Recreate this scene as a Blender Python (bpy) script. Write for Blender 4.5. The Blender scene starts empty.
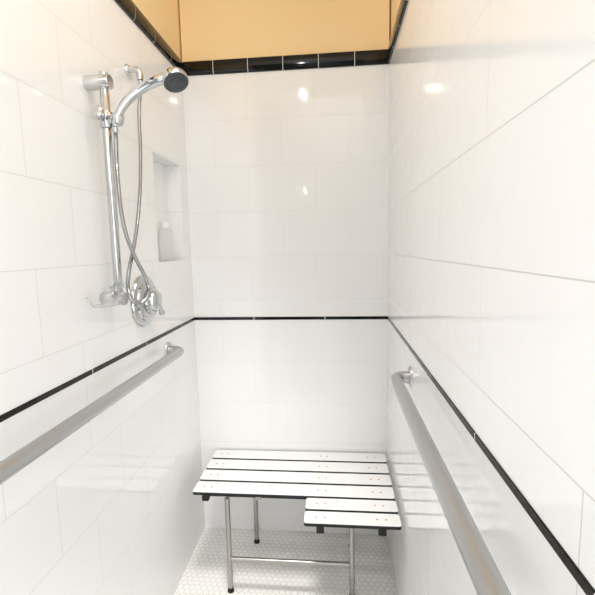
import bpy, bmesh, math, random
from mathutils import Vector, Matrix
random.seed(3)
C = bpy.context.scene.collection
PI = math.pi

# ------------------------------------------------------------------ camera (solved pose)
F = 416.1; K = .95
YAW, PITCH, ROLL = .0915, .1206, -.0203
fw = Vector((-math.sin(YAW) * math.cos(PITCH), math.cos(YAW) * math.cos(PITCH), -math.sin(PITCH)))
rt = Vector((math.cos(YAW), math.sin(YAW), 0)); upv = rt.cross(fw)
r2 = rt * math.cos(ROLL) + upv * math.sin(ROLL); u2 = upv * math.cos(ROLL) - rt * math.sin(ROLL)
CAMH = 1.6629 * K
cd = bpy.data.cameras.new('camera'); cam = bpy.data.objects.new('camera', cd); C.objects.link(cam)
M = Matrix((r2, u2, -fw)).transposed().to_4x4(); M.translation = Vector((0, 0, CAMH))
cam.matrix_world = M
cd.sensor_width = 36; cd.lens = F / 595 * 36; cd.clip_start = 0.02
bpy.context.scene.camera = cam

def ray(u, v): return r2 * (u - 297.5) + u2 * (297.5 - v) + fw * F
def atX(u, v, X):
    d = ray(u, v); k = X / d.x; return Vector((X, d.y * k, CAMH + d.z * k))
def atY(u, v, Y):
    d = ray(u, v); k = Y / d.y; return Vector((d.x * k, Y, CAMH + d.z * k))
def atZ(u, v, Z):
    d = ray(u, v); k = (Z - CAMH) / d.z; return Vector((d.x * k, d.y * k, Z))

# room dimensions (metres)
XL, XR, YB, YF = -.7938 * K, .2820 * K, 2.26 * K, .10
TZ = CAMH - .3899 * K                 # middle of the thin stripe
T0 = CAMH + .9065 * K; T1 = T0 + .066 # cap trim
TB, TT = TZ - .0077, TZ + .0077
RH = .2396 * K; RW = RH * 1.49
ZREF = CAMH - .0447 * K + RH
ZC = 3.0; TH = .14

# ------------------------------------------------------------------ materials
def srgb(r, g, b):
    f = lambda c: c / 12.92 if c <= 0.04045 else ((c + 0.055) / 1.055) ** 2.4
    return (f(r), f(g), f(b), 1)
def mat(name, col, rough=0.4, metal=0.0, **kw):
    m = bpy.data.materials.new(name); m.use_nodes = True
    b = m.node_tree.nodes['Principled BSDF']
    b.inputs['Base Color'].default_value = col
    b.inputs['Roughness'].default_value = rough
    b.inputs['Metallic'].default_value = metal
    for k, v in kw.items(): b.inputs[k.replace('_', ' ')].default_value = v
    return m
def noisy(m, scale, amt, rough_amt=0.0, bump=0.0, stretch=(1, 1, 1)):
    nt = m.node_tree; N = nt.nodes; L = nt.links; b = N['Principled BSDF']
    tc = N.new('ShaderNodeTexCoord'); mp = N.new('ShaderNodeMapping'); mp.inputs['Scale'].default_value = stretch
    n = N.new('ShaderNodeTexNoise'); n.inputs['Scale'].default_value = scale; n.inputs['Detail'].default_value = 3
    L.new(tc.outputs['Object'], mp.inputs[0]); L.new(mp.outputs[0], n.inputs['Vector'])
    if amt:
        mx = N.new('ShaderNodeMix'); mx.data_type = 'RGBA'
        c = b.inputs['Base Color'].default_value[:]
        mx.inputs[6].default_value = tuple(x * (1 - amt) for x in c[:3]) + (1,)
        mx.inputs[7].default_value = c
        L.new(n.outputs['Fac'], mx.inputs[0]); L.new(mx.outputs[2], b.inputs['Base Color'])
    if rough_amt:
        r = b.inputs['Roughness'].default_value
        mr = N.new('ShaderNodeMapRange'); mr.inputs['To Min'].default_value = max(0, r - rough_amt); mr.inputs['To Max'].default_value = r + rough_amt
        L.new(n.outputs['Fac'], mr.inputs['Value']); L.new(mr.outputs[0], b.inputs['Roughness'])
    if bump:
        bp = N.new('ShaderNodeBump'); bp.inputs['Strength'].default_value = bump; bp.inputs['Distance'].default_value = 0.002
        L.new(n.outputs['Fac'], bp.inputs['Height']); L.new(bp.outputs[0], b.inputs['Normal'])
    return m

def tile_mat(name, axis, shift, width=RW, grout=.865, rough=.06, wav=2.6, tone=.972):
    m = mat(name, srgb(.96, .96, .96), rough)
    nt = m.node_tree; N = nt.nodes; L = nt.links; b = N['Principled BSDF']
    tc = N.new('ShaderNodeTexCoord'); sp = N.new('ShaderNodeSeparateXYZ'); L.new(tc.outputs['Object'], sp.inputs[0])
    def math_(op, a, bb):
        n = N.new('ShaderNodeMath'); n.operation = op
        for i, x in enumerate((a, bb)):
            if isinstance(x, (int, float)): n.inputs[i].default_value = x
            else: L.new(x, n.inputs[i])
        return n.outputs[0]
    u = math_('SUBTRACT', sp.outputs[axis], shift)
    low = math_('LESS_THAN', sp.outputs[2], TB + .003)
    z = math_('ADD', math_('SUBTRACT', sp.outputs[2], ZREF), math_('MULTIPLY', low, (ZREF - TB) % RH))
    cb = N.new('ShaderNodeCombineXYZ'); L.new(u, cb.inputs[0]); L.new(z, cb.inputs[1])
    br = N.new('ShaderNodeTexBrick'); L.new(cb.outputs[0], br.inputs['Vector'])
    br.inputs['Scale'].default_value = 1; br.inputs['Brick Width'].default_value = width; br.inputs['Row Height'].default_value = RH
    br.inputs['Mortar Size'].default_value = .0014; br.inputs['Mortar Smooth'].default_value = .4
    br.inputs['Color1'].default_value = srgb(tone, tone, tone - .002); br.inputs['Color2'].default_value = srgb(tone - .004, tone - .004, tone - .006)
    br.inputs['Mortar'].default_value = srgb(grout, grout, grout - .005)
    L.new(br.outputs['Color'], b.inputs['Base Color'])
    mr = N.new('ShaderNodeMapRange'); mr.inputs['To Min'].default_value = rough; mr.inputs['To Max'].default_value = .6
    L.new(br.outputs['Fac'], mr.inputs['Value']); L.new(mr.outputs[0], b.inputs['Roughness'])
    inv = math_('SUBTRACT', 1.0, br.outputs['Fac'])
    ns = N.new('ShaderNodeTexNoise'); ns.inputs['Scale'].default_value = 9; ns.inputs['Detail'].default_value = 2
    L.new(tc.outputs['Object'], ns.inputs['Vector'])
    h = math_('ADD', inv, math_('MULTIPLY', ns.outputs['Fac'], wav))
    bp = N.new('ShaderNodeBump'); bp.inputs['Strength'].default_value = .28; bp.inputs['Distance'].default_value = .0012
    L.new(h, bp.inputs['Height']); L.new(bp.outputs[0], b.inputs['Normal'])
    return m

def hex_mat(name, w):
    m = mat(name, srgb(.95, .95, .94), 0.35)
    nt = m.node_tree; N = nt.nodes; L = nt.links; b = N['Principled BSDF']
    tc = N.new('ShaderNodeTexCoord')
    def vm(op, *a):
        n = N.new('ShaderNodeVectorMath'); n.operation = op
        for i, x in enumerate(a):
            if isinstance(x, tuple): n.inputs[i].default_value = x
            else: L.new(x, n.inputs[i])
        return n
    def mt(op, *a):
        n = N.new('ShaderNodeMath'); n.operation = op
        for i, x in enumerate(a):
            if isinstance(x, (int, float)): n.inputs[i].default_value = x
            else: L.new(x, n.inputs[i])
        return n.outputs[0]
    s3 = math.sqrt(3)
    p0 = vm('MULTIPLY', tc.outputs['Object'], (1 / w, 1 / w, 0)).outputs[0]
    p = vm('ADD', p0, (200.0, 200 * s3, 0)).outputs[0]
    s = (1.0, s3, 1.0); hs = (.5, s3 / 2, 0.0)
    a = vm('SUBTRACT', vm('MODULO', p, s).outputs[0], hs).outputs[0]
    q = vm('SUBTRACT', p, hs).outputs[0]
    c = vm('SUBTRACT', vm('MODULO', q, s).outputs[0], hs).outputs[0]
    def ed(v):
        ab = vm('ABSOLUTE', v).outputs[0]
        d = vm('DOT_PRODUCT', ab, (.5, s3 / 2, 0.0)).outputs['Value']
        sx = N.new('ShaderNodeSeparateXYZ'); L.new(ab, sx.inputs[0])
        return mt('MAXIMUM', d, sx.outputs[0])
    e = mt('MINIMUM', ed(a), ed(c))
    mr = N.new('ShaderNodeMapRange'); mr.inputs['From Min'].default_value = .44; mr.inputs['From Max'].default_value = .475
    L.new(e, mr.inputs['Value'])
    mx = N.new('ShaderNodeMix'); mx.data_type = 'RGBA'
    mx.inputs[6].default_value = srgb(1, .997, .985); mx.inputs[7].default_value = srgb(.88, .83, .76)
    L.new(mr.outputs[0], mx.inputs[0]); L.new(mx.outputs[2], b.inputs['Base Color'])
    bp = N.new('ShaderNodeBump'); bp.invert = True; bp.inputs['Strength'].default_value = .15; bp.inputs['Distance'].default_value = .001
    L.new(mr.outputs[0], bp.inputs['Height']); L.new(bp.outputs[0], b.inputs['Normal'])
    return m

jl = atX(22, 130, XL).y
m_tl = tile_mat('white_tile_left', 1, jl + RW / 2)
m_tr = tile_mat('white_tile_right', 1, 1.13, RW * 2, .80, .10, 3.5, .955)
m_tb = tile_mat('white_tile_back', 0, atY(314, 90, YB).x + RW / 2, RW, .91)
m_floor = hex_mat('white_hex_mosaic', .0285)
m_paint = noisy(mat('peach_paint', srgb(1, .885, .69), .75, Specular_IOR_Level=.2), 60, .02, bump=.15)
m_ceil = noisy(mat('ceiling_paint', srgb(.98, .975, .96), .8), 40, .02)
m_black = noisy(mat('black_glazed_tile', srgb(.02, .02, .02), .06, IOR=1.42), 30, .2, .02)
m_grout = noisy(mat('pale_grout', srgb(.90, .89, .87), .8), 80, .1)
m_chrome = noisy(mat('chrome', srgb(.79, .80, .81), .05, 1.0), 20, .03, .01)
m_satin = noisy(mat('satin_chrome', srgb(.84, .84, .84), .20, 1.0), 20, .03, .03)
m_hose = noisy(mat('hose_metal', srgb(.66, .67, .68), .22, 1.0), 60, .1)
m_steel = noisy(mat('brushed_steel', srgb(.775, .78, .785), .36, 1.0), 90, .06, .05)
m_nick = noisy(mat('bench_steel', srgb(.69, .68, .665), .34, 1.0), 60, .08, .05)
m_slat = noisy(mat('white_slat', srgb(.935, .935, .93), .35), 30, .02, .05)
m_core = noisy(mat('black_core', srgb(.03, .03, .033), .5), 60, .2)
m_rub = noisy(mat('black_rubber', srgb(.05, .05, .05), .6), 60, .2)
m_screw = noisy(mat('screw_metal', srgb(.80, .46, .42), .5), 60, .1)
m_grey = noisy(mat('grey_plastic', srgb(.26, .27, .29), .3), 60, .1)
m_noz = noisy(mat('nozzle_rubber', srgb(.42, .43, .45), .5), 60, .1)
m_clear = noisy(mat('clear_acrylic', srgb(.99, .99, .99), .05, 0, Transmission_Weight=.95, IOR=1.18), 20, .01)
m_glassy = noisy(mat('glassy_plastic', srgb(.94, .945, .95), .08, 0, Transmission_Weight=.6, IOR=1.4), 20, .02)
m_bottle = noisy(mat('frosted_bottle', srgb(.99, .99, .99), .12, 0, Transmission_Weight=.85, IOR=1.06), 20, .01)
m_lab = noisy(mat('white_plastic', srgb(.98, .98, .98), .4), 30, .01)

# ------------------------------------------------------------------ mesh helpers
def obj(name, bm, m, parent=None, smooth=True, label=None, bevel=0):
    bmesh.ops.recalc_face_normals(bm, faces=bm.faces)
    me = bpy.data.meshes.new(name); bm.to_mesh(me); bm.free()
    for x in (m if isinstance(m, (list, tuple)) else [m]): me.materials.append(x)
    o = bpy.data.objects.new(name, me); C.objects.link(o)
    if parent:
        o.parent = parent; o.matrix_parent_inverse = Matrix.Identity(4)
        off = Vector((0, 0, 0)); p = parent
        while p: off += p.location; p = p.parent
        me.transform(Matrix.Translation(-off))
    if smooth:
        for p in me.polygons: p.use_smooth = True
        try: me.set_sharp_from_angle(angle=math.radians(38))
        except Exception: pass
    if bevel:
        md = o.modifiers.new('bevel', 'BEVEL'); md.width = bevel; md.segments = 2; md.limit_method = 'ANGLE'
    if label: o['label'] = label
    return o
def thing(name, loc, label, cat, group=None):
    o = bpy.data.objects.new(name, None); C.objects.link(o); o.location = loc; o.empty_display_size = .05
    o['label'] = label; o['category'] = cat
    if group: o['group'] = group
    return o
def box(bm, x0, x1, y0, y1, z0, z1, mi=0):
    vs = [bm.verts.new(p) for p in ((x0, y0, z0), (x1, y0, z0), (x1, y1, z0), (x0, y1, z0), (x0, y0, z1), (x1, y0, z1), (x1, y1, z1), (x0, y1, z1))]
    for f in ((3, 2, 1, 0), (4, 5, 6, 7), (0, 1, 5, 4), (1, 2, 6, 5), (2, 3, 7, 6), (3, 0, 4, 7)):
        fc = bm.faces.new([vs[i] for i in f]); fc.material_index = mi
def smoothpath(pts, n=10):
    P = [Vector(p) for p in pts]; out = []
    for i in range(len(P) - 1):
        a = P[i - 1] if i else P[0] * 2 - P[1]; b = P[i]; c = P[i + 1]; d = P[i + 2] if i + 2 < len(P) else c * 2 - b
        for k in range(n):
            t = k / n
            out.append(.5 * ((2 * b) + (c - a) * t + (2 * a - 5 * b + 4 * c - d) * t * t + (3 * b - a - 3 * c + d) * t ** 3))
    out.append(P[-1]); return out
def sweep(bm, pts, rad, seg=20, caps=True):
    pts = [Vector(p) for p in pts]; n = len(pts)
    T = []
    for i in range(n):
        t = (pts[min(i + 1, n - 1)] - pts[max(i - 1, 0)]); T.append(t.normalized())
    up = Vector((0, 0, 1)) if abs(T[0].z) < .9 else Vector((1, 0, 0))
    nrm = (up - T[0] * up.dot(T[0])).normalized(); rings = []
    for i in range(n):
        nrm = (nrm - T[i] * nrm.dot(T[i])).normalized(); bn = T[i].cross(nrm)
        r = rad(i / (n - 1)) if callable(rad) else (rad[i] if isinstance(rad, list) else rad)
        rings.append([bm.verts.new(pts[i] + (nrm * math.cos(a) + bn * math.sin(a)) * r) for a in [2 * PI * k / seg for k in range(seg)]])
    for i in range(n - 1):
        for k in range(seg):
            bm.faces.new((rings[i][k], rings[i][(k + 1) % seg], rings[i + 1][(k + 1) % seg], rings[i + 1][k]))
    if caps:
        bm.faces.new(rings[0][::-1]); bm.faces.new(rings[-1])
def lathe(bm, base, axis, prof, seg=32, mi=0):
    base = Vector(base); ax = Vector(axis).normalized()
    up = Vector((0, 0, 1)) if abs(ax.z) < .9 else Vector((1, 0, 0))
    n = (up - ax * up.dot(ax)).normalized(); b = ax.cross(n); rings = []
    for r, h in prof:
        if r < 1e-6: rings.append([bm.verts.new(base + ax * h)])
        else: rings.append([bm.verts.new(base + ax * h + (n * math.cos(2 * PI * k / seg) + b * math.sin(2 * PI * k / seg)) * r) for k in range(seg)])
    for i in range(len(rings) - 1):
        A, B = rings[i], rings[i + 1]
        for k in range(seg):
            k2 = (k + 1) % seg
            if len(A) == 1 and len(B) == 1: continue
            if len(A) == 1: f = bm.faces.new((A[0], B[k], B[k2]))
            elif len(B) == 1: f = bm.faces.new((A[k], A[k2], B[0]))
            else: f = bm.faces.new((A[k], A[k2], B[k2], B[k]))
            f.material_index = mi
    for R, rev in ((rings[0], True), (rings[-1], False)):
        if len(R) > 1: bm.faces.new(R[::-1] if rev else R).material_index = mi
def rplate(bm, x0, x1, y0, y1, z0, z1, r, seg=6):
    pts = []
    for cx, cy, a0 in ((x1 - r, y1 - r, 0), (x0 + r, y1 - r, PI / 2), (x0 + r, y0 + r, PI), (x1 - r, y0 + r, 3 * PI / 2)):
        for k in range(seg + 1):
            a = a0 + PI / 2 * k / seg; pts.append((cx + r * math.cos(a), cy + r * math.sin(a)))
    lo = [bm.verts.new((x, y, z0)) for x, y in pts]; hi = [bm.verts.new((x, y, z1)) for x, y in pts]
    n = len(pts)
    bm.faces.new(hi).material_index = 0; bm.faces.new(lo[::-1]).material_index = 1
    for k in range(n): bm.faces.new((lo[k], lo[(k + 1) % n], hi[(k + 1) % n], hi[k])).material_index = 1
def struct(o): o['kind'] = 'structure'; return o

# ------------------------------------------------------------------ room shell
bm = bmesh.new(); box(bm, XL - TH, XR + TH, YF, YB + TH, -.1, 0); struct(obj('floor', bm, m_floor, smooth=False))
bm = bmesh.new(); box(bm, XL - TH, XR + TH, YF, YB + TH, ZC, ZC + .1); struct(obj('ceiling', bm, m_ceil, smooth=False))
bm = bmesh.new(); box(bm, XL, XR, YB, YB + TH, 0, T1); box(bm, XL, XR, YB + .008, YB + TH, T1, ZC, 1)
struct(obj('wall_back', bm, [m_tb, m_paint], smooth=False))
bm = bmesh.new(); box(bm, XR, XR + TH, YF, YB + TH, 0, T1); box(bm, XR + .008, XR + TH, YF, YB + TH, T1, ZC, 1)
struct(obj('wall_right', bm, [m_tr, m_paint], smooth=False))
NY0, NY1 = atX(155.5, 205, XL).y, atX(182, 210, XL).y
NZ1 = atX(155.5, 153, XL).z; NZ0 = atX(160, 262, XL).z; ND = .07
bm = bmesh.new()
box(bm, XL - TH, XL, YF, NY0, 0, T1); box(bm, XL - TH, XL, NY1, YB + TH, 0, T1)
box(bm, XL - TH, XL, NY0, NY1, 0, NZ0); box(bm, XL - TH, XL, NY0, NY1, NZ1, T1)
box(bm, XL - TH, XL - ND, NY0, NY1, NZ0, NZ1)
box(bm, XL - TH, XL - .008, YF, YB + TH, T1, ZC, 1)
struct(obj('wall_left', bm, [m_tl, m_paint], smooth=False))

def strip(name, axis, a0, a1, face, sgn, z0, z1, thick, seglen, first, rounded):
    bm = bmesh.new(); g = .0035
    def prism(s0, s1, prof, mi):
        def P(s, d, z): return (s, face + sgn * d, z) if axis == 0 else (face + sgn * d, s, z)
        A = [bm.verts.new(P(s0, d, z)) for d, z in prof]; B = [bm.verts.new(P(s1, d, z)) for d, z in prof]; n = len(prof)
        for k in range(n): bm.faces.new((A[k], A[(k + 1) % n], B[(k + 1) % n], B[k])).material_index = mi
        bm.faces.new(A[::-1]).material_index = mi; bm.faces.new(B).material_index = mi
    def profile(t, e):
        if rounded:      # glazed moulding: gently bowed face, rounded top
            h = z1 - z0; p = [(0, z0 + e)]
            for k in range(15):
                a = -PI / 2 * .86 + (PI / 2 * .86 + PI / 2) * k / 14
                p.append((t * .35 + t * .65 * math.cos(a), (z0 + z1) / 2 + (h / 2 - e) * math.sin(a)))
            p.append((0, z1 - e))
            return p
        b = .0015
        return [(0, z0 + e), (t - b, z0 + e), (t, z0 + b + e), (t, z1 - b - e), (t - b, z1 - e), (0, z1 - e)]
    s = first
    while s > a0: s -= seglen
    while s < a1:
        b0, b1 = max(a0, s + g / 2), min(a1, s + seglen - g / 2)
        if b1 - b0 > .003: prism(b0, b1, profile(thick, 0), 0)
        s += seglen
    prism(a0, a1, profile(thick * .95, .0006), 1)
    return struct(obj(name, bm, [m_black, m_grout], smooth=True))
s1 = atY(283, 65, YB).x; s2 = atY(248, 65, YB).x
strip('trim_1', 0, XL, XR, YB, -1, T0, T1, .015, s1 - s2, s1, True)
strip('trim_2', 1, YF, YB - .0155, XL, 1, T0, T1, .015, .175, 1.8, True)
strip('trim_3', 1, YF, YB - .0155, XR, -1, T0, T1, .015, .175, 1.8, True)
s1 = atY(325, 319, YB).x; s2 = atY(254, 319, YB).x
strip('trim_4', 0, XL, XR, YB, -1, TB, TT, .003, s1 - s2, s1, False)
strip('trim_5', 1, YF, YB - .0035, XL, 1, TB, TT, .003, s1 - s2, atX(92, 372, XL).y, False)
strip('trim_6', 1, YF, YB - .0035, XR, -1, TB, TT, .003, s1 - s2, atX(476, 437, XR).y, False)

# ------------------------------------------------------------------ slide bar
BX = XL + .056; BY = atX(105, 100, BX).y
ZT = atX(102, 81, BX).z; ZB = atX(113.5, 300, BX).z
t = thing('slide_bar', (XL, BY, ZB), 'chrome vertical slide bar with round wall brackets on the left wall', 'shower bar')
bm = bmesh.new(); lathe(bm, (BX, BY, ZB - .02), (0, 0, 1), [(.0, 0), (.012, 0), (.0135, .002), (.0135, ZT - ZB + .046), (.012, ZT - ZB + .048), (0, ZT - ZB + .048)]); obj('pole', bm, m_chrome, t)
for z in (ZT, ZB):
    bm = bmesh.new()
    lathe(bm, (XL, BY, z), (1, 0, 0), [(0, 0), (.0215, 0), (.0215, .074), (.0200, .077), (0, .077)])
    obj('wall_bracket', bm, m_satin if z == ZT else m_glassy, t, label=None if z == ZT else 'pale glassy lower wall bracket')
HP = atY(117, 119, BY - .007)
ZS = HP.z
bm = bmesh.new()
lathe(bm, (BX, BY, ZS - .024), (0, 0, 1), [(.0, 0), (.018, 0), (.020, .004), (.020, .044), (.018, .048), (0, .048)])
d = HP - Vector((BX, BY, ZS))
lathe(bm, (BX, BY, ZS), d, [(0, 0), (.017, 0), (.017, d.length - .004), (0, d.length - .004)])
lathe(bm, HP + Vector((-.003, 0, -.018)), (.30, 0, 1), [(0, 0), (.0150, 0), (.0185, .008), (.0190, .028), (.0165, .032), (0, .032)], 28)
sl = obj('slider', bm, m_chrome, t)
bm = bmesh.new(); lathe(bm, (BX - .004, BY - .014, ZS + .008), (-.30, -1, .25), [(0, 0), (.010, 0), (.010, .010), (.020, .014), (.022, .024), (.018, .030), (0, .032)])
obj('knob', bm, m_satin, sl)

# ------------------------------------------------------------------ hand shower
H0 = HP + Vector((-.007, 0, -.020))
HH = atY(176, 82, BY + .018)
t = thing('hand_shower', H0, 'chrome hand shower with dark grey spray face, resting in the slide bar holder', 'shower head')
fn = Vector((.36, -.36, -.86)).normalized(); S = .88
HB = HH - fn * .032
path = smoothpath([H0, HP, atY(122, 108, BY - .004), atY(130, 98, BY + .001), atY(139, 90.5, BY + .007), atY(149, 84.5, BY + .012), atY(160, 80, BY + .016), HB + fn * .008], 8)
bm = bmesh.new()
sweep(bm, path, lambda s: .0110 + .0052 * s ** .8, 28)
obj('handle', bm, m_chrome, t)
bm = bmesh.new()
lathe(bm, HB, fn, [(r * S, h * S) for r, h in [(0, -.014), (.014, -.012), (.025, -.005), (.034, .004), (.040, .014), (.0440, .024), (.045, .031), (.0445, .038), (.042, .040), (.0400, .036), (0, .036)]], 40)
hd = obj('shower_head', bm, m_chrome, t)
bm = bmesh.new()
lathe(bm, HB, fn, [(r * S, h * S) for r, h in [(0, .0365), (.0398, .0365), (.0398, .040), (.034, .0425), (.022, .043), (.020, .046), (0, .047)]], 40)
obj('spray_face', bm, m_grey, hd, label='dark grey spray face')
bm = bmesh.new()
n_ = fn.orthogonal().normalized(); b_ = fn.cross(n_)
for cnt, rr in ((18, .0355), (14, .0285), (6, .013)):
    for k in range(cnt):
        a = 2 * PI * k / cnt
        lathe(bm, HB + (n_ * math.cos(a) + b_ * math.sin(a)) * rr * S, fn, [(0, .033), (.0013, .033), (.0010, .0395 if rr > .02 else .0422), (0, .0397 if rr > .02 else .0424)], 8)
obj('nozzles', bm, m_noz, hd)

# ------------------------------------------------------------------ supply elbow
e = atX(127, 70, XL); EY, EZ = e.y, e.z
t = thing('supply_elbow', (XL, EY, EZ), 'small chrome wall elbow feeding the shower hose, above the hose', 'pipe fitting')
bm = bmesh.new(); lathe(bm, (XL, EY, EZ), (1, 0, 0), [(0, 0), (.020, 0), (.020, .004), (.016, .010), (.013, .012), (0, .012)]); obj('flange', bm, m_satin, t)
EX = XL + .048
bm = bmesh.new(); sweep(bm, smoothpath([(XL + .010, EY, EZ), (XL + .030, EY, EZ), (XL + .043, EY, EZ - .006), (EX, EY, EZ - .022), (EX, EY, EZ - .038)], 6), .0115, 20); obj('elbow', bm, m_satin, t)

# ------------------------------------------------------------------ hose
dX = XL + .746
px = lambda u, v, X: atX(u, v, X + dX)
top_end = Vector((EX, EY, EZ - .040))
hp = [H0 + Vector((-.001, 0, -.002)), H0 + Vector((-.001, .0, -.035)), px(116.5, 160, -.644), px(118.5, 188, -.642), px(121.5, 213, -.642), px(127, 237, -.642), px(135.5, 258, -.640), px(145, 277, -.637),
      px(148.5, 293, -.63), px(142, 303, -.625), px(133, 301, -.625), px(128, 288, -.63), px(129, 271, -.64), px(133.5, 248, -.662), px(137.5, 222, -.670), px(140, 190, -.678), px(140.5, 150, -.688), px(139, 112, -.695), top_end + Vector((0, 0, -.03)), top_end]
dense = smoothpath(hp, 40)
t = thing('shower_hose', (XL + .08, BY + .1, ZB - .08), 'flexible ribbed metal shower hose looping down past the mixer valve', 'hose')
bm = bmesh.new()
rad = [.0066 if k % 2 == 0 else .0056 for k in range(len(dense))]
sweep(bm, dense, rad, 12)
obj('hose_tube', bm, m_hose, t)
for a, b2 in ((dense[2], dense[26]), (dense[-1], dense[-28])):
    bm = bmesh.new(); d = (b2 - a)
    lathe(bm, a, d, [(0, 0), (.0100, 0), (.0100, d.length * .55), (.0078, d.length), (0, d.length)], 16); obj('coupling', bm, m_chrome, t)

# ------------------------------------------------------------------ mixer valve
v_ = atX(143, 301, XL); VY, VZ = v_.y, v_.z
VR = (atX(143, 275, XL).z - atX(143, 328, XL).z) / 2
t = thing('mixer_valve', (XL, VY, VZ), 'round chrome mixer valve plate with lever handle on the left wall', 'shower valve')
q = VR / .11
bm = bmesh.new(); lathe(bm, (XL, VY, VZ), (1, 0, 0), [(r * q, h) for r, h in [(0, -.001), (.110, -.001), (.110, .005), (.106, .012), (.088, .017), (.086, .024), (.080, .028), (.064, .031), (0, .031)]], 56)
obj('escutcheon', bm, m_chrome, t)
bm = bmesh.new(); lathe(bm, (XL, VY, VZ), (1, 0, 0), [(0, .030), (.050, .030), (.052, .034), (.050, .040), (.043, .044), (.041, .056), (.034, .064), (.018, .068), (0, .068)], 40)
k_ = obj('valve_hub', bm, m_chrome, t)
bm = bmesh.new()
sweep(bm, smoothpath([(XL + .052, VY + .010, VZ - .012), (XL + .056, VY + .022, VZ - .026), (XL + .057, VY + .034, VZ - .042), (XL + .057, VY + .044, VZ - .056)], 6), lambda s: .0125 - .003 * math.sin(PI * s), 16)
obj('lever', bm, m_chrome, k_)
for a in (.9, PI + .9):
    bm = bmesh.new()
    lathe(bm, (XL + .0285, VY + .072 * q * math.cos(a), VZ + .072 * q * math.sin(a)), (1, 0, 0), [(0, -.004), (.006, -.004), (.006, .003), (0, .004)], 12)
    obj('screw', bm, m_steel, t)

# ------------------------------------------------------------------ soap dish clipped to bar
SDX, SDY, SDZ = BX, BY - .084, ZB + .006
t = thing('soap_dish', (SDX, SDY, SDZ), 'clear plastic soap dish clipped to the lower end of the slide bar', 'soap dish')
bm = bmesh.new()
def ring(a, b, z, n=40): return [bm.verts.new((SDX + a * math.cos(2 * PI * k / n), SDY + b * math.sin(2 * PI * k / n), z)) for k in range(n)]
R = [ring(.034, .040, SDZ - .018), ring(.045, .053, SDZ + .002), ring(.049, .056, SDZ + .010), ring(.046, .053, SDZ + .010), ring(.042, .050, SDZ + .001), ring(.032, .038, SDZ - .014)]
for A, B in zip(R, R[1:]):
    for k in range(40): bm.faces.new((A[k], A[(k + 1) % 40], B[(k + 1) % 40], B[k]))
bm.faces.new(R[0][::-1]); bm.faces.new(R[-1])
obj('dish', bm, m_clear, t)
bm = bmesh.new(); lathe(bm, (BX, BY, SDZ + .028), (0, 0, 1), [(.0139, 0), (.0180, 0), (.0180, .016), (.0139, .016)], 24)
box(bm, BX - .008, BX + .008, BY - .036, BY - .0145, SDZ + .004, SDZ + .038)
obj('clip', bm, m_clear, t)

# ------------------------------------------------------------------ niche bottle
bx, by, bz = XL - .037, NY0 + .57 * (NY1 - NY0), NZ0 + .0005
t = thing('shampoo_bottle', (bx, by, bz), 'pale translucent toiletry bottle standing in the wall niche', 'bottle')
bm = bmesh.new(); lathe(bm, (bx, by, bz), (0, 0, 1), [(0, 0), (.026, 0), (.030, .004), (.031, .02), (.031, .115), (.030, .130), (.026, .144), (.020, .149), (.020, .150), (0, .150)], 32); obj('bottle_body', bm, m_bottle, t)
bm = bmesh.new(); lathe(bm, (bx, by, bz), (0, 0, 1), [(0, .1502), (.020, .1502), (.020, .176), (.017, .181), (0, .182)], 24); obj('bottle_cap', bm, m_lab, t)

# ------------------------------------------------------------------ grab rails
def grab(x, wall, y0, y1, z, label, rr=.0200):
    s = 1 if wall > x else -1
    t = thing('grab_rail', (wall, y1, z), label, 'grab rail', 'brushed steel grab rails')
    w = wall - s * .006
    B = .034
    pts = [(w, y0, z), (x + s * B, y0, z)]
    for k in range(1, 9):
        a = PI / 2 * k / 8; pts.append((x + s * B * (1 - math.sin(a)), y0 + B * (1 - math.cos(a)), z))
    n = 24
    for k in range(1, n): pts.append((x, y0 + B + (y1 - y0 - 2 * B) * k / n, z))
    for k in range(0, 9):
        a = PI / 2 * k / 8; pts.append((x + s * B * (1 - math.cos(a)), y1 - B * (1 - math.sin(a)), z))
    pts.append((w, y1, z))
    bm = bmesh.new(); sweep(bm, pts, rr, 28); obj('rail_tube', bm, m_steel, t)
    for y in (y0, y1):
        bm = bmesh.new(); lathe(bm, (wall, y, z), (-s, 0, 0), [(0, 0), (.038, 0), (.038, .003), (.036, .006), (.026, .007), (0, .007)], 36); obj('flange', bm, m_steel, t)
gx = XL + .062; g = atX(90, 413, gx)
grab(gx, XL, .36, atX(178, 348, gx).y + .04, g.z + .002, 'long brushed steel grab rail on the left wall, below the mixer valve')
gx = XR - .057; g = atX(441, 480, gx)
grab(gx, XR, .18, atX(398, 380, gx).y + .08, g.z + .003, 'thick brushed steel grab rail on the right wall, opposite the shower fittings', .0210)

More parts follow.
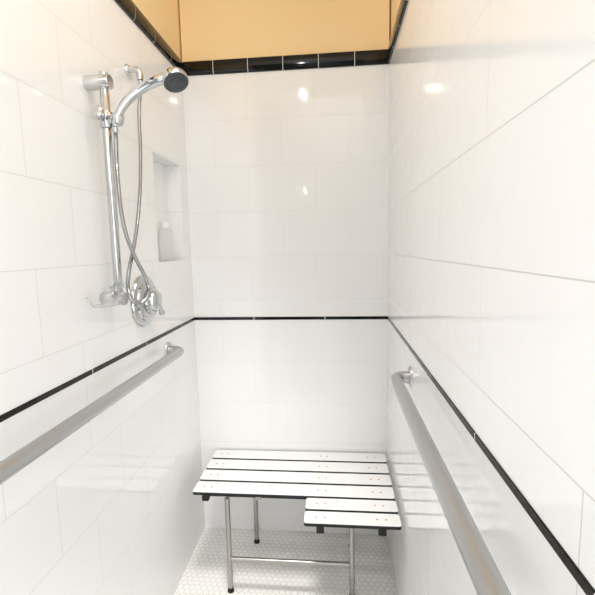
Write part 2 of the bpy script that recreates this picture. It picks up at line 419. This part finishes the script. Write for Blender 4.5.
# ------------------------------------------------------------------ bench
YS = YB - .010
SZ = atY(300, 451.5, YS).z
p4 = atZ(192, 492, SZ); pr = atZ(402, 527, SZ); pl = atZ(303, 528, SZ)
t = thing('shower_bench', (-.2, YS - .25, 0), 'L-shaped shower bench with white slats, black edges and steel legs against the back wall', 'bench')
x0, x1, xm = p4.x, min(XR - .006, pr.x), pl.x
yA, yB_ = p4.y, pr.y
GAP = .0135; ST = .014
pit1 = (YS - yA + GAP) / 4; pit2 = (yA - yB_) / 2
rails = [(atZ(205, 497, SZ - .02).x, yA + .018, 1), (x0 + .33 * (x1 - x0), yA + .018, 0), (atZ(320, 531, SZ - .02).x, yB_ + .018, 1), (atZ(383, 533, SZ - .02).x, yB_ + .018, 1)]
for i in range(6):
    if i < 4: ya = YS - i * pit1; sw = pit1 - GAP; xa = x0
    else: ya = yA - GAP - (i - 4) * pit2; sw = pit2 - GAP; xa = xm
    bm = bmesh.new(); rplate(bm, xa, x1, ya - sw, ya, SZ - ST, SZ, .012)
    s = obj('slat', bm, [m_slat, m_core], t, smooth=False)
    for j, (xx, _, _) in enumerate(rails):
        if (i >= 4 and j < 2) or j == 1: continue
        for kk in range(2):
            bm = bmesh.new(); lathe(bm, (xx + (.018 if kk else -.018), ya - sw * .5, SZ), (0, 0, 1), [(0, -.001), (.0042, -.001), (.0042, .0005), (.0030, .0008), (0, .0008)], 12)
            obj('screw', bm, m_screw, s)
zt = SZ - ST
for xx, yf, cap in rails:
    bm = bmesh.new(); box(bm, xx - .013, xx + .013, yf, YS - .004, zt - .026, zt); s = obj('frame_rail', bm, m_nick, t, bevel=.002)
    if cap:
        bm = bmesh.new(); box(bm, xx - .0155, xx + .0155, yf - .022, yf + .004, zt - .027, zt - .0005); obj('end_cap', bm, m_rub, s, bevel=.003, label='black end cap')
f1 = atZ(231, 591, 0); r1 = atZ(257, 542, 0)
ly = f1.y; ry = min(r1.y, YS - .06)
fx2 = atY(352, 560, ly).x
for yy in (max(ly, yA + .035), ry):
    bm = bmesh.new(); box(bm, rails[0][0] + .0135, rails[3][0] - .0135, yy - .0105, yy + .0105, zt - .020, zt - .0002); obj('cross_member', bm, m_core, t, bevel=.002)
for xx, yy in ((f1.x, ly), (fx2, ly), (r1.x, ry), (fx2 + .010, ry)):
    hgt = zt - .019
    bm = bmesh.new(); lathe(bm, (xx, yy, .018), (0, 0, 1), [(0, 0), (.0115, 0), (.0115, hgt), (0, hgt)], 24)
    lathe(bm, (xx, yy, .07), (0, 0, 1), [(.0115, 0), (.0135, .001), (.0135, .03), (.0115, .031)], 24)
    s = obj('leg', bm, m_nick, t)
    bm = bmesh.new(); lathe(bm, (xx, yy, 0), (0, 0, 1), [(0, 0), (.0150, 0), (.0150, .008), (.0120, .018), (.0118, .022), (0, .022)], 24); obj('rubber_foot', bm, m_rub, s, label='black rubber foot')
sz_ = atY(232, 559, ly).z
bm = bmesh.new(); lathe(bm, (f1.x + .010, ly, sz_), (1, 0, 0), [(0, 0), (.0108, 0), (.0108, fx2 - f1.x - .020), (0, fx2 - f1.x - .020)], 20); obj('stretcher', bm, m_nick, t)

# ------------------------------------------------------------------ light
def point(name, loc, r, power, col, spec=1.0):
    l = bpy.data.lights.new(name, 'POINT'); l.shadow_soft_size = r; l.energy = power; l.color = col; l.specular_factor = spec
    o = bpy.data.objects.new(name, l); C.objects.link(o); o.location = loc
g = atY(302, 90, 2 * YB - 1.0)
point('ceiling_lamp', (g.x, .9, min(g.z, 2.85)), .02, 6, (1, .985, .96), .12)
g = atY(304, 190, 2 * YB + .9)
point('vanity_lamp', (g.x, -.9, g.z), .020, 1.5, (1, .98, .95), .4)
l = bpy.data.lights.new('floor_fill_spot', 'SPOT'); l.energy = 160; l.spot_size = math.radians(42); l.spot_blend = 1; l.shadow_soft_size = .22; l.color = (1, .99, .97)  # added fill spot, no visible fixture: lifts the floor and bench
o = bpy.data.objects.new('floor_fill_spot', l); C.objects.link(o); o.location = (-.28, 1.15, 2.95)
o.rotation_euler = (Vector((-.30, 1.78, 0)) - Vector(o.location)).to_track_quat('-Z', 'Y').to_euler()
w = bpy.data.worlds.new('world'); bpy.context.scene.world = w; w.use_nodes = True
N = w.node_tree.nodes; L = w.node_tree.links; bg = N['Background']
tc = N.new('ShaderNodeTexCoord'); mp = N.new('ShaderNodeMapping'); mp.inputs['Scale'].default_value = (1, 1, .35)
ns = N.new('ShaderNodeTexNoise'); ns.inputs['Scale'].default_value = 2.6; ns.inputs['Detail'].default_value = 1
cr = N.new('ShaderNodeValToRGB'); cr.color_ramp.elements[0].position = .40; cr.color_ramp.elements[1].position = .52  # invented dark patches in the surroundings, added for the chrome to reflect
cr.color_ramp.elements[0].color = (.10, .10, .10, 1); cr.color_ramp.elements[1].color = (1, 1, .995, 1)
L.new(tc.outputs['Generated'], mp.inputs[0]); L.new(mp.outputs[0], ns.inputs['Vector']); L.new(ns.outputs['Fac'], cr.inputs[0]); L.new(cr.outputs[0], bg.inputs[0])
bg.inputs[1].default_value = 2.5
bpy.context.scene.view_settings.view_transform = 'Standard'
